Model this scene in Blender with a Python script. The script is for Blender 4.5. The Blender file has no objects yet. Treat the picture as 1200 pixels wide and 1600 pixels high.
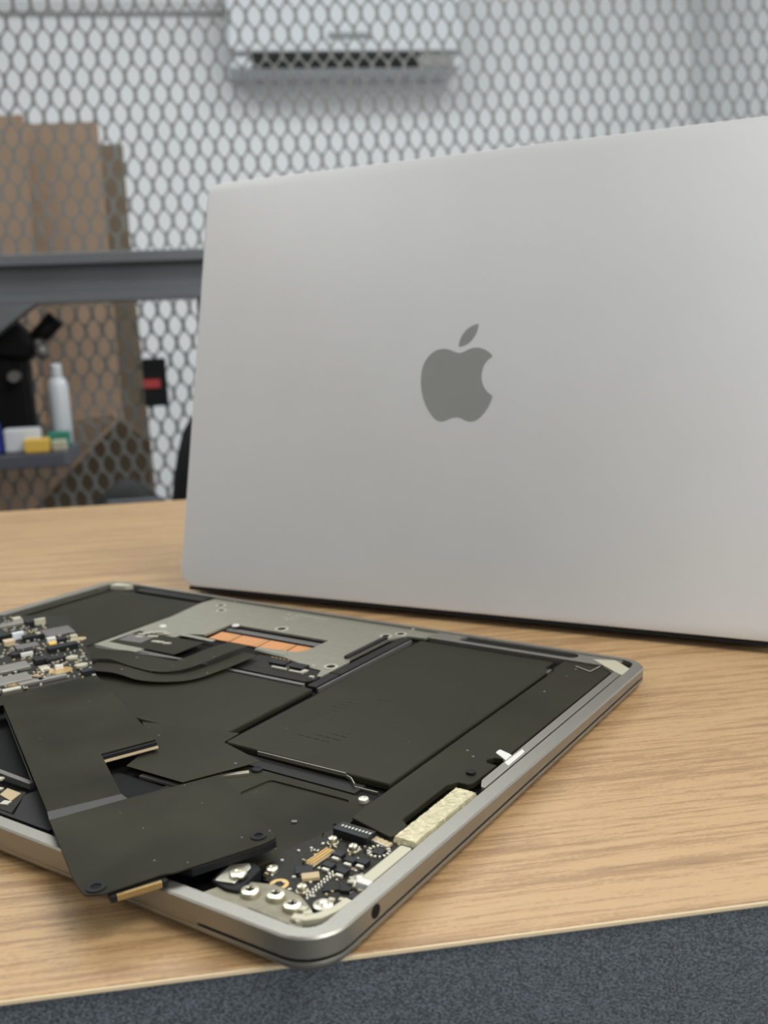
import bpy, bmesh, math, random
from mathutils import Vector, Matrix
PI = math.pi
random.seed(7)
scene = bpy.context.scene
COL = scene.collection
TZ = 0.75            # table top height (m)
TH = 0.731595        # heading of the opened laptop on the table

# ---------------------------------------------------------------- camera
cam_d = bpy.data.cameras.new('camera')
cam = bpy.data.objects.new('camera', cam_d); COL.objects.link(cam)
cam.matrix_world = Matrix(((0.9882568, 0.0680604, -0.1368074, -0.0091173),
                           (-0.1468848, 0.1763956, -0.9732982, -0.1926920),
                           (-0.0421108, 0.9819635, 0.1843211, 0.8901533),
                           (0, 0, 0, 1)))
cam_d.sensor_fit = 'VERTICAL'; cam_d.sensor_height = 36; cam_d.sensor_width = 27
cam_d.lens = 35.1462; cam_d.clip_start = 0.01; cam_d.clip_end = 50
cam_d.dof.use_dof = True; cam_d.dof.focus_distance = 0.31; cam_d.dof.aperture_fstop = 15.0
scene.camera = cam
# ---------------------------------------------------------------- world, lamps, exposure
wd = bpy.data.worlds.new('world'); scene.world = wd; wd.use_nodes = True
wd.node_tree.nodes['Background'].inputs[0].default_value = (0.8, 0.9, 1, 1)
wd.node_tree.nodes['Background'].inputs[1].default_value = 0.3
def area(name, loc, target, sx, sy, power, col=(1, 1, 1)):
    l = bpy.data.lights.new(name, 'AREA'); l.shape = 'RECTANGLE'; l.size = sx; l.size_y = sy
    l.energy = power; l.color = col
    o = bpy.data.objects.new(name, l); COL.objects.link(o); o.location = loc
    d = Vector(target) - Vector(loc)
    o.rotation_euler = d.to_track_quat('-Z', 'Y').to_euler()
    return o
area('ceiling_lamp_front', (1.0, -0.7, 2.66), (1.0, -0.7, 0), 1.1, 0.9, 44, (1, 0.97, 0.93))
area('ceiling_lamp_back', (0.1, 1.8, 2.66), (0.1, 1.8, 0), 2.8, 1.2, 58, (0.95, 0.98, 1.0))
area('ceiling_lamp_left', (-2.0, 0.4, 2.66), (-2.0, 0.4, 0), 1.0, 1.5, 15, (1, 0.98, 0.95))
area('fill_light_front', (1.0, -2.45, 1.6), (0.2, 0.3, 0.9), 2.2, 1.5, 42, (0.93, 0.97, 1.0))  # added fill behind the camera to lift lid and front panel, no window
scene.view_settings.view_transform = 'Standard'; scene.view_settings.look = 'None'
scene.view_settings.gamma = 1; scene.view_settings.use_curve_mapping = False
scene.view_settings.exposure = 0.0

# ---------------------------------------------------------------- materials
def srgb(r, g, b):
    f = lambda c: (c/255/12.92) if c/255 <= 0.04045 else ((c/255+0.055)/1.055)**2.4
    return (f(r), f(g), f(b), 1)
def new_mat(name):
    m = bpy.data.materials.new(name); m.use_nodes = True
    nt = m.node_tree; return m, nt, nt.nodes['Principled BSDF']
def mat(name, col, rough=0.5, metal=0.0, var=0.0, vscale=400, bump=0.0, bscale=2000, specks=0.0, spec=0.5, coat=0.0):
    m, nt, b = new_mat(name)
    b.inputs['Base Color'].default_value = col; b.inputs['Roughness'].default_value = rough
    b.inputs['Metallic'].default_value = metal; b.inputs['Specular IOR Level'].default_value = spec
    b.inputs['Coat Weight'].default_value = coat
    tc = nt.nodes.new('ShaderNodeTexCoord')
    cur = None
    if var > 0:
        n = nt.nodes.new('ShaderNodeTexNoise'); n.inputs['Scale'].default_value = vscale; n.inputs['Detail'].default_value = 4
        nt.links.new(tc.outputs['Object'], n.inputs['Vector'])
        r = nt.nodes.new('ShaderNodeMapRange'); r.inputs[1].default_value = 0.3; r.inputs[2].default_value = 0.7
        r.inputs[3].default_value = 1-var; r.inputs[4].default_value = 1+var
        nt.links.new(n.outputs['Fac'], r.inputs[0])
        mx = nt.nodes.new('ShaderNodeVectorMath'); mx.operation = 'SCALE'; mx.inputs[0].default_value = col[:3]
        nt.links.new(r.outputs[0], mx.inputs['Scale']); nt.links.new(mx.outputs[0], b.inputs['Base Color']); cur = mx.outputs[0]
    if specks > 0:
        v = nt.nodes.new('ShaderNodeTexVoronoi'); v.inputs['Scale'].default_value = 260
        nt.links.new(tc.outputs['Object'], v.inputs['Vector'])
        lt = nt.nodes.new('ShaderNodeMath'); lt.operation = 'LESS_THAN'; lt.inputs[1].default_value = specks
        nt.links.new(v.outputs['Distance'], lt.inputs[0])
        wn = nt.nodes.new('ShaderNodeSeparateColor'); nt.links.new(v.outputs['Color'], wn.inputs[0])
        g = nt.nodes.new('ShaderNodeMath'); g.operation = 'GREATER_THAN'; g.inputs[1].default_value = 0.80
        nt.links.new(wn.outputs[0], g.inputs[0])
        mu = nt.nodes.new('ShaderNodeMath'); mu.operation = 'MULTIPLY'; nt.links.new(lt.outputs[0], mu.inputs[0]); nt.links.new(g.outputs[0], mu.inputs[1])
        mm = nt.nodes.new('ShaderNodeMath'); mm.operation = 'MULTIPLY'; mm.inputs[1].default_value = 0.6; nt.links.new(mu.outputs[0], mm.inputs[0])
        mix = nt.nodes.new('ShaderNodeMixRGB'); nt.links.new(mm.outputs[0], mix.inputs[0])
        if cur: nt.links.new(cur, mix.inputs[1])
        else: mix.inputs[1].default_value = col
        mix.inputs[2].default_value = (0.3, 0.29, 0.24, 1); nt.links.new(mix.outputs[0], b.inputs['Base Color'])
    if bump > 0:
        n2 = nt.nodes.new('ShaderNodeTexNoise'); n2.inputs['Scale'].default_value = bscale; n2.inputs['Detail'].default_value = 3
        nt.links.new(tc.outputs['Object'], n2.inputs['Vector'])
        bp = nt.nodes.new('ShaderNodeBump'); bp.inputs['Strength'].default_value = bump; bp.inputs['Distance'].default_value = 0.0005
        nt.links.new(n2.outputs['Fac'], bp.inputs['Height']); nt.links.new(bp.outputs[0], b.inputs['Normal'])
    return m
M = {}
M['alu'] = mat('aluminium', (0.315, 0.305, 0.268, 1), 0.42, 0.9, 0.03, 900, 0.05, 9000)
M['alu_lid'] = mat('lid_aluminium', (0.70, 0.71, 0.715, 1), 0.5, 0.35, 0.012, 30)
M['logo'] = mat('polished_emblem', (0.40, 0.41, 0.39, 1), 0.3, 0.55)
M['plate'] = mat('stamped_plate', (0.36, 0.355, 0.29, 1), 0.42, 0.75, 0.06, 300)
M['steel'] = mat('bright_steel', (0.50, 0.48, 0.38, 1), 0.3, 0.9, 0.05, 800)
M['screw'] = mat('screw_metal', (0.66, 0.62, 0.48, 1), 0.28, 0.9)
M['cover'] = mat('black_cover', (0.0235, 0.0225, 0.0135, 1), 0.45, 0.0, 0.2, 30, 0.05, 4000, 0.12, 0.1)
M['cover2'] = mat('black_sheet', (0.021, 0.0200, 0.0115, 1), 0.47, 0.0, 0.5, 28, 0.04, 3000, 0.07, 0.1)
M['batt'] = mat('battery_pouch', (0.024, 0.0235, 0.0155, 1), 0.42, 0.0, 0.1, 40, 0.06, 500, 0.06, 0.1)
M['edge'] = mat('sheet_edge', (0.10, 0.10, 0.10, 1), 0.4, 0.3)
M['black'] = mat('black_plastic', (0.005, 0.005, 0.005, 1), 0.6, spec=0.12)
M['dark'] = mat('dark_plastic', (0.016, 0.016, 0.015, 1), 0.55, spec=0.2)
M['rubber'] = mat('black_rubber', (0.009, 0.0095, 0.010, 1), 0.6, spec=0.2)
M['pcb'] = mat('circuit_board', (0.014, 0.013, 0.009, 1), 0.5, 0, 0.3, 900, spec=0.2)
M['chip'] = mat('chip_black', (0.012, 0.0125, 0.014, 1), 0.45, spec=0.25)
M['chipgrey'] = mat('chip_grey', (0.17, 0.165, 0.155, 1), 0.4, 0.5, 0.05, 500)
M['can'] = mat('shield_can', (0.30, 0.29, 0.26, 1), 0.4, 0.8)
M['solder'] = mat('solder', (0.62, 0.60, 0.50, 1), 0.35, 0.6)
M['ceramic'] = mat('ceramic', (0.42, 0.33, 0.18, 1), 0.45)
M['gold'] = mat('gold_contacts', (0.62, 0.42, 0.17, 1), 0.35, 0.8)
M['copper'] = mat('copper_contacts', (0.72, 0.33, 0.13, 1), 0.4, 0.35)
M['tan'] = mat('board_edge', (0.50, 0.40, 0.24, 1), 0.6)
M['foam'] = mat('silver_foam', (0.50, 0.46, 0.30, 1), 0.45, 0.4, 0.16, 500, 1.0, 700)
M['white'] = mat('white_tape', (0.62, 0.62, 0.58, 1), 0.5)
M['cream'] = mat('cream_gasket', (0.46, 0.44, 0.33, 1), 0.5, 0.2)
M['yellow'] = mat('yellow_tape', (0.70, 0.45, 0.08, 1), 0.5)
M['print'] = mat('battery_print', (0.0165, 0.016, 0.0105, 1), 0.5, spec=0.06)
M['laptop_gap'] = M['black']
M['frame_light'] = mat('grey_trunking', (0.52, 0.54, 0.54, 1), 0.5)
M['steelplate'] = mat('bracket_metal', (0.22, 0.205, 0.145, 1), 0.55, 0.6, 0.2, 250)
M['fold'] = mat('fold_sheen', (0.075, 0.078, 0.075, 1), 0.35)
M['wallpaint'] = mat('white_wall_paint', (0.72, 0.74, 0.745, 1), 0.7, 0, 0.02, 3)
M['frontpaint'] = mat('grey_wall_paint', (0.25, 0.25, 0.25, 1), 0.7)
M['ceil'] = mat('ceiling_paint', (0.8, 0.8, 0.79, 1), 0.8)
M['floorm'] = mat('floor_vinyl', (0.16, 0.155, 0.15, 1), 0.5, 0, 0.1, 6)
M['ac'] = mat('air_conditioner_plastic', (0.55, 0.58, 0.60, 1), 0.4)
M['mesh'] = mat('grey_mesh_steel', (0.195, 0.205, 0.198, 1), 0.5, 0.1)
M['frame'] = mat('dark_grey_steel', (0.15, 0.163, 0.175, 1), 0.42, 0.2, 0.1, 8)
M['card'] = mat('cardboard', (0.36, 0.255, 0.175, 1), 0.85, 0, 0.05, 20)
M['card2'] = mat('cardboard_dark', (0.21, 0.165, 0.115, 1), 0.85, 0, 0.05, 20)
M['bluegrey'] = mat('blue_grey_plastic', (0.075, 0.08, 0.10, 1), 0.5)
M['red'] = mat('red_label', (0.45, 0.045, 0.045, 1), 0.5)
M['blue'] = mat('blue_plastic', (0.02, 0.05, 0.35, 1), 0.4)
M['green'] = mat('green_plastic', (0.03, 0.22, 0.15, 1), 0.4)
M['whitep'] = mat('white_plastic', (0.62, 0.65, 0.68, 1), 0.4)
M['screen'] = mat('screen_glass', (0.01, 0.01, 0.012, 1), 0.08)

def wood():
    m, nt, b = new_mat('wood_laminate')
    L = nt.links.new
    tc = nt.nodes.new('ShaderNodeTexCoord')
    def noise(sx, sy, scale, det, rough=0.6):
        mp = nt.nodes.new('ShaderNodeMapping'); mp.inputs['Scale'].default_value = (sx, sy, 1)
        L(tc.outputs['Object'], mp.inputs['Vector'])
        n = nt.nodes.new('ShaderNodeTexNoise'); n.inputs['Scale'].default_value = scale; n.inputs['Detail'].default_value = det
        n.inputs['Roughness'].default_value = rough; n.inputs['Distortion'].default_value = 0.1
        L(mp.outputs[0], n.inputs['Vector']); return n.outputs['Fac']
    a = noise(2.4, 75, 3.2, 7, 0.72)      # broad streaks
    c = noise(11, 190, 6, 4, 0.8)         # fine fibre lines
    d = noise(90, 260, 8, 2, 0.5)         # pores
    mx = nt.nodes.new('ShaderNodeMath'); mx.operation = 'MULTIPLY_ADD'; mx.inputs[1].default_value = 0.75
    L(c, mx.inputs[0]); L(a, mx.inputs[2])
    mx2 = nt.nodes.new('ShaderNodeMath'); mx2.operation = 'MULTIPLY_ADD'; mx2.inputs[1].default_value = 0.22
    L(d, mx2.inputs[0]); L(mx.outputs[0], mx2.inputs[2])
    r = nt.nodes.new('ShaderNodeValToRGB')
    e = r.color_ramp.elements
    e[0].position = 0.76; e[0].color = (0.245, 0.143, 0.070, 1)
    e[1].position = 1.22; e[1].color = (0.445, 0.293, 0.145, 1)
    k = e.new(0.97); k.color = (0.355, 0.223, 0.108, 1)
    L(mx2.outputs[0], r.inputs[0]); L(r.outputs[0], b.inputs['Base Color'])
    b.inputs['Roughness'].default_value = 0.42
    bp = nt.nodes.new('ShaderNodeBump'); bp.inputs['Strength'].default_value = 0.35; bp.inputs['Distance'].default_value = 0.0006
    L(mx2.outputs[0], bp.inputs['Height']); L(bp.outputs[0], b.inputs['Normal'])
    return m
M['wood'] = wood()
def pebbled():
    m, nt, b = new_mat('pebbled_dark_panel')
    L = nt.links.new
    tc = nt.nodes.new('ShaderNodeTexCoord')
    n = nt.nodes.new('ShaderNodeTexNoise'); n.inputs['Scale'].default_value = 2600; n.inputs['Detail'].default_value = 3
    mp = nt.nodes.new('ShaderNodeMapping'); mp.inputs['Scale'].default_value = (0.55, 1, 1.2); L(tc.outputs['Object'], mp.inputs['Vector'])
    L(mp.outputs[0], n.inputs['Vector'])
    r = nt.nodes.new('ShaderNodeValToRGB'); e = r.color_ramp.elements
    e[0].position = 0.42; e[0].color = (0.034, 0.042, 0.051, 1); e[1].position = 0.64; e[1].color = (0.155, 0.18, 0.205, 1)
    L(n.outputs['Fac'], r.inputs[0]); L(r.outputs[0], b.inputs['Base Color'])
    b.inputs['Roughness'].default_value = 0.4
    bp = nt.nodes.new('ShaderNodeBump'); bp.inputs['Strength'].default_value = 0.6; bp.inputs['Distance'].default_value = 0.0006
    L(n.outputs['Fac'], bp.inputs['Height']); L(bp.outputs[0], b.inputs['Normal'])
    return m
M['pebble'] = pebbled()

# ---------------------------------------------------------------- object helpers
def thing(name, label, cat, loc=(0, 0, 0), rot=(0, 0, 0), group=None):
    o = bpy.data.objects.new(name, None); COL.objects.link(o); o.empty_display_size = 0.02
    o.location = loc; o.rotation_euler = rot; o['label'] = label; o['category'] = cat
    if group: o['group'] = group
    return o
def tag(o, label, cat, group=None):
    o['label'] = label; o['category'] = cat
    if group: o['group'] = group
    return o
def struct(o):
    o['kind'] = 'structure'; return o
def raw(name, verts, faces, m, parent=None, smooth=False, s=1.0):
    me = bpy.data.meshes.new(name); me.from_pydata([(x*s, y*s, z*s) for x, y, z in verts], [], faces)
    bm = bmesh.new(); bm.from_mesh(me); bmesh.ops.recalc_face_normals(bm, faces=bm.faces); bm.to_mesh(me); bm.free()
    me.materials.append(M[m])
    if smooth:
        for p in me.polygons: p.use_smooth = True
    o = bpy.data.objects.new(name, me); COL.objects.link(o)
    if parent: o.parent = parent
    return o
def bevel(o, w, seg=2, ang=0.6):
    b = o.modifiers.new('bevel', 'BEVEL'); b.width = w; b.segments = seg; b.limit_method = 'ANGLE'; b.angle_limit = ang
    b.harden_normals = True
    for p in o.data.polygons: p.use_smooth = True
    return o
class MB:
    """collects shapes of one part; units given by s"""
    def __init__(self): self.v = []; self.f = []
    def box(self, x0, x1, y0, y1, z0, z1):
        i = len(self.v)
        self.v += [(x0, y0, z0), (x1, y0, z0), (x1, y1, z0), (x0, y1, z0), (x0, y0, z1), (x1, y0, z1), (x1, y1, z1), (x0, y1, z1)]
        self.f += [tuple(i+k for k in q) for q in ((0, 3, 2, 1), (4, 5, 6, 7), (0, 1, 5, 4), (1, 2, 6, 5), (2, 3, 7, 6), (3, 0, 4, 7))]
        return self
    def rbox(self, c, w, d, h, z0, rot=0):
        i = len(self.v); cs, sn = math.cos(rot), math.sin(rot)
        for z in (z0, z0+h):
            for sx, sy in ((-1, -1), (1, -1), (1, 1), (-1, 1)):
                x, y = sx*w/2, sy*d/2
                self.v.append((c[0]+x*cs-y*sn, c[1]+x*sn+y*cs, z))
        self.f += [tuple(i+k for k in q) for q in ((0, 3, 2, 1), (4, 5, 6, 7), (0, 1, 5, 4), (1, 2, 6, 5), (2, 3, 7, 6), (3, 0, 4, 7))]
        return self
    def poly(self, pts, zb, zt):
        n = len(pts); i = len(self.v)
        zb = zb if callable(zb) else (lambda x, y, k=zb: k)
        zt = zt if callable(zt) else (lambda x, y, k=zt: k)
        self.v += [(x, y, zb(x, y)) for x, y in pts]+[(x, y, zt(x, y)) for x, y in pts]
        self.f += [tuple(i+k for k in reversed(range(n))), tuple(i+n+k for k in range(n))]
        self.f += [(i+k, i+(k+1) % n, i+n+(k+1) % n, i+n+k) for k in range(n)]
        return self
    def ring(self, A, B, zb, zt):
        n = len(A); i = len(self.v)
        zb = zb if callable(zb) else (lambda x, y, k=zb: k)
        zt = zt if callable(zt) else (lambda x, y, k=zt: k)
        for P in (A, B):
            self.v += [(x, y, zb(x, y)) for x, y in P]+[(x, y, zt(x, y)) for x, y in P]
        for k in range(n):
            j = (k+1) % n
            a0, a1, a2, a3 = i+k, i+j, i+n+j, i+n+k
            b0, b1, b2, b3 = a0+2*n, a1+2*n, a2+2*n, a3+2*n
            self.f += [(a0, a1, a2, a3), (b0, b3, b2, b1), (a3, a2, b2, b3), (a0, b0, b1, a1)]
        return self
    def lathe(self, c, prof, n=16):
        i = len(self.v)
        for r, z in prof:
            for k in range(n):
                a = 2*PI*k/n; self.v.append((c[0]+r*math.cos(a), c[1]+r*math.sin(a), z))
        for q in range(len(prof)-1):
            for k in range(n):
                self.f.append((i+q*n+k, i+q*n+(k+1) % n, i+(q+1)*n+(k+1) % n, i+(q+1)*n+k))
        self.f.append(tuple(i+k for k in reversed(range(n)))); self.f.append(tuple(i+(len(prof)-1)*n+k for k in range(n)))
        return self
    def tube(self, a, b, r, n=12, r2=None):
        a, b = Vector(a), Vector(b); d = (b-a).normalized()
        u = d.orthogonal().normalized(); w = d.cross(u); i = len(self.v); r2 = r if r2 is None else r2
        for p, q in ((a, r), (b, r2)):
            for k in range(n):
                t = 2*PI*k/n; self.v.append(tuple(p+u*q*math.cos(t)+w*q*math.sin(t)))
        for k in range(n): self.f.append((i+k, i+(k+1) % n, i+n+(k+1) % n, i+n+k))
        self.f += [tuple(i+k for k in reversed(range(n))), tuple(i+n+k for k in range(n))]
        return self
    def build(self, name, m, parent=None, s=0.001, smooth=False):
        return raw(name, self.v, self.f, m, parent, smooth, s)
def rrect(x0, y0, x1, y1, r, n=6, sub=12):
    """rounded rectangle, counter-clockwise, with subdivided straight sides"""
    P = []
    cs = [((x1-r, y0+r), -PI/2), ((x1-r, y1-r), 0), ((x0+r, y1-r), PI/2), ((x0+r, y0+r), PI)]
    for q in range(4):
        (cx, cy), a0 = cs[q]
        arc = [(cx+r*math.cos(a0+PI/2*k/n), cy+r*math.sin(a0+PI/2*k/n)) for k in range(n+1)]
        P += arc
        (nx, ny), b0 = cs[(q+1) % 4]
        nxt = (nx+r*math.cos(b0), ny+r*math.sin(b0))
        for k in range(1, sub):
            t = k/sub; P.append((arc[-1][0]*(1-t)+nxt[0]*t, arc[-1][1]*(1-t)+nxt[1]*t))
    return P
def fillet(P, r, n=4):
    """round the corners of a polygon; r one radius or a list"""
    out = []; N = len(P)
    for i in range(N):
        ri = r[i] if isinstance(r, (list, tuple)) else r
        p0, p, p1 = Vector(P[i-1]), Vector(P[i]), Vector(P[(i+1) % N])
        a, b = (p0-p), (p1-p)
        t = min(ri, a.length*0.45, b.length*0.45)
        if t < 1e-6: out.append(tuple(p)); continue
        A, B = p+a.normalized()*t, p+b.normalized()*t
        for k in range(n+1):
            s = k/n; q = A*(1-s)**2+p*2*s*(1-s)+B*s*s; out.append(tuple(q))
    return out

# ================================================================ room
def room():
    X0, X1, Y0, Y1, H = -3.5, 1.811, -2.6, 3.707, 2.7
    def bx(name, m, *a): return struct(MB().box(*a).build(name, m, None, 1.0))
    bx('floor', 'floorm', X0-.1, X1+.1, Y0-.1, Y1+.1, -0.05, 0)
    bx('ceiling', 'ceil', X0-.1, X1+.1, Y0-.1, Y1+.1, H, H+.05)
    bx('wall_back', 'wallpaint', X0-.1, X1+.1, Y1, Y1+.1, 0, H)
    bx('wall_front', 'frontpaint', X0-.1, X1+.1, Y0-.1, Y0, 0, H)
    bx('wall_left', 'wallpaint', X0-.1, X0, Y0, Y1, 0, H)
    bx('wall_right', 'wallpaint', X1, X1+.1, Y0, Y1, 0, H)
    struct(MB().box(X0, X1, Y1-.015, Y1, 0, .09).build('baseboard_back', 'whitep', None, 1.0))
    struct(MB().box(X0, 0.03, Y1-.03, Y1, 2.010, 2.045).build('trim_1', 'frame_light', None, 1.0))
room()

# wall air conditioner
ac = thing('air_conditioner', 'white wall-mounted air conditioner with a dark air outlet, behind the mesh', 'air conditioner', (0.45, 3.707, 1.70))
bevel(MB().poly([(-.41, -.20), (.41, -.20), (.41, -.001), (-.41, -.001)], .075, .40).build('housing', 'ac', ac, 1.0), .012, 3)
bevel(MB().box(-.41, .41, -.225, -.200, .125, .345).build('front_panel', 'ac', ac, 1.0), .008, 2)
MB().box(-.41, .41, -.212, -.2005, .347, .362).build('seam', 'dark', ac, 1.0)
MB().box(-.33, .255, -.209, -.18, .078, .122).build('air_outlet', 'dark', ac, 1.0)
for k in range(3):
    MB().box(-.32, .245, -.215, -.2095, .083+k*.013, .088+k*.013).build('louvre', 'dark', ac, 1.0)
MB().box(.265, .37, -.209, -.200, .080, .118).build('outlet_end', 'chipgrey', ac, 1.0)
MB().box(-.065, .085, -.2285, -.2255, .165, .186).build('display', 'frame', ac, 1.0)

# ================================================================ expanded metal mesh partition
mp = thing('mesh_partition', 'grey expanded steel mesh partition standing across the back of the workshop', 'mesh partition', (0.2393, 1.4073, 0), (0, 0, math.radians(-1.2)))
def mesh_sheet():
    v = []; f = []; P, RW = 24.6, 26.05; tilt = 0.02
    c0, s0 = math.cos(tilt), math.sin(tilt)
    a, b, w = 22.2, 5.4, 12.3          # half hexagon: apex offset, half side, half width
    hexo = [(0, RW-b+0.0), (w, RW-a+1.5), (w, -(RW-a+1.5)), (0, -(RW-b)), (-w, -(RW-a+1.5)), (-w, (RW-a+1.5))]
    # outer ring tiles the sheet; hole is the shrunken cell
    ap = (2*RW-2*5.35)/2
    hexo = [(0, ap), (w, RW-ap), (w, -(RW-ap)), (0, -ap), (-w, -(RW-ap)), (-w, RW-ap)]
    n = 12
    hole = [(0, 17.2), (5.4, 12.0), (9.5, 5.4), (9.8, 0), (9.5, -5.4), (5.4, -12.0), (0, -17.2), (-5.4, -12.0), (-9.5, -5.4), (-9.8, 0), (-9.5, 5.4), (-5.4, 12.0)]
    outer = []
    for k in range(6):
        p, q = hexo[k], hexo[(k+1) % 6]
        outer += [p, ((p[0]+q[0])/2, (p[1]+q[1])/2)]
    for r in range(-11, 36):
        for c in range(-9, 62):
            cx = -530.1+c*P+(P/2 if r % 2 else 0)+0.0*r; cz = 1341.1-1355-r*RW
            # rotate the lattice about (-530,1341)
            dx, dz = cx+530.1, cz-(1341.1-1355)
            X = -530.1+dx*c0-dz*s0; Z = 1341.1+dx*s0+dz*c0
            if not (330 < Z < 1650 and -760 < X < 1010): continue
            i = len(v)
            for pts, y in ((outer, 0), (hole, 0), (hole, 2.0)):
                for x, z in pts: v.append(((X+x*c0-z*s0)*.001, y*.001, (Z+x*s0+z*c0)*.001))
            for k in range(12):
                j = (k+1) % 12
                f.append((i+k, i+j, i+12+j, i+12+k)); f.append((i+12+k, i+12+j, i+24+j, i+24+k))
            i2 = len(v)
            for x, z in outer: v.append(((X+x*c0-z*s0)*.001, .002, (Z+x*s0+z*c0)*.001))
            for k in range(12):
                j = (k+1) % 12; f.append((i2+k, i+24+k, i+24+j, i2+j))
    return raw('expanded_mesh', v, f, 'mesh', mp)
o = mesh_sheet(); o['kind'] = 'stuff'
for x in (-.79, 1.04): MB().box(x-.02, x+.02, -.012, .028, 0, 1.70).build('post', 'frame', mp, 1.0)
for z in (.31, 1.68): MB().box(-.769, 1.019, -.010, .012, z-.02, z+.02).build('rail', 'frame', mp, 1.0)

# ================================================================ dark steel frame in front of the mesh
fr = thing('steel_frame', 'dark grey steel beam frame with a corner brace, in front of the mesh', 'frame', (-0.3, 1.31, 0))
def fb(name, m, x0, x1, y0, y1, z0, z1): return bevel(MB().box(x0+.3, x1+.3, y0-1.31, y1-1.31, z0, z1).build(name, m, fr, 1.0), .002, 2)
bm_ = MB().poly([(0, 0), (.004, 0), (.004, 1), (0, 1)], 0, 0)
def beam():
    prof = [(1.272, .938), (1.272, .950), (1.300, .950), (1.300, .990), (1.272, .990), (1.272, 1.0055), (1.325, 1.0055), (1.325, .938)]
    v = []
    for x in (-.50, -.02):
        sl = .006*(x+.3)
        v += [(x+.3, y-1.31, z-sl*.0) for y, z in prof]
    n = len(prof)
    f = [tuple(range(n)), tuple(range(2*n-1, n-1, -1))]+[(k, (k+1) % n, n+(k+1) % n, n+k) for k in range(n)]
    return bevel(raw('beam', v, f, 'frame', fr), .0015, 2)
beam()
fb('post', 'frame', -.54, -.50, 1.28, 1.32, 0, 1.0055)
fb('post', 'frame', -.058, -.020, 1.29, 1.32, 0, .937)
br = MB(); br.v = []; 
def brace():
    A = [(-.275, .9375), (-.36, .9375), (-.4995, .86), (-.4995, .78)]
    m = MB(); i = 0
    m.v = [(x+.3, -.045, z) for x, z in A]+[(x+.3, -.015, z) for x, z in A]
    m.f = [(0, 1, 2, 3), (7, 6, 5, 4), (0, 4, 5, 1), (1, 5, 6, 2), (2, 6, 7, 3), (3, 7, 4, 0)]
    return bevel(m.build('corner_brace', 'frame', fr, 1.0), .002, 2)
brace()
fb('tray', 'bluegrey', -.499, -.252, 1.24, 1.385, .714, .7335)

# small parts on the frame's tray -----------------------------------
# x, y of the microscope on the tray
mi = thing('microscope', 'black stereo microscope with a tilted eyepiece, left behind the table on the tray', 'microscope', (-.36, 1.345, .7345))
bevel(MB().box(-.11, .055, -.05, .038, 0, .014).build('base', 'black', mi, 1.0), .004)
bevel(MB().box(-.045, .035, .012, .04, .0145, .17).build('column', 'black', mi, 1.0), .004)
bevel(MB().box(-.06, .056, -.035, .011, .0145, .145).build('focus_block', 'black', mi, 1.0), .01, 3)
hd = MB().poly([(-.10, .15), (.062, .125), (.075, .150), (.03, .200), (-.10, .200)], -.045, .01)
hd.v = [(x, z, y) for x, y, z in hd.v]; bevel(hd.build('head', 'black', mi, 1.0), .01, 3)
MB().tube((.062, -.02, .147), (.100, -.02, .184), .012, 14, .014).build('eyepiece', 'black', mi, 1.0, True)
MB().tube((.075, -.03, .150), (.082, -.045, .132), .009, 12).build('lens', 'chipgrey', mi, 1.0, True)
MB().tube((.030, -.055, .180), (.030, -.045, .180), .010, 16).build('knob', 'whitep', mi, 1.0)
MB().tube((.040, -.055, .105), (.040, -.036, .105), .008, 16).build('knob', 'chipgrey', mi, 1.0)
MB().tube((-.01, -.06, .115), (-.01, -.036, .115), .02, 16).build('focus_knob', 'rubber', mi, 1.0)
bt = thing('bottle', 'slim white plastic bottle standing beside the black microscope', 'bottle', (-.2715, 1.352, .7345))
MB().lathe((0, 0), [(.0135, 0), (.015, .003), (.015, .085), (.012, .096), (.006, .100)], 20).build('body', 'whitep', bt, 1.0, True)
MB().lathe((0, 0), [(.008, .1003), (.008, .116), (.006, .119)], 16).build('cap', 'whitep', bt, 1.0)
o = bevel(MB().box(-.025, .025, -.010, .010, 0, .034).build('tape_roll_box', 'whitep', None, 1.0), .004); o.location = (-.312, 1.300-.028, .7345)
tag(o, 'small white box in front of the microscope column', 'box')
o = bevel(MB().box(-.017, .017, -.010, .010, 0, .020).build('yellow_block', 'yellow', None, 1.0), .003); o.location = (-.290, 1.254, .7345)
tag(o, 'small yellow block on the front edge of the tray', 'block')
o = bevel(MB().box(-.010, .010, -.009, .009, 0, .016).build('cream_block', 'cream', None, 1.0), .003); o.location = (-.2605, 1.256, .7345)
tag(o, 'small cream coloured block right of the yellow one', 'block')
o = bevel(MB().box(-.016, .016, -.010, .010, 0, .024).build('green_clip', 'green', None, 1.0), .003); o.location = (-.268, 1.300, .7345)
tag(o, 'small green clip lying at the foot of the white bottle', 'clip')
o = bevel(MB().box(-.012, .012, -.010, .010, 0, .045).build('blue_cap', 'blue', None, 1.0), .004); o.location = (-.352, 1.262, .7345)
tag(o, 'small blue plastic part at the left edge beside the microscope', 'plastic part')

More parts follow.
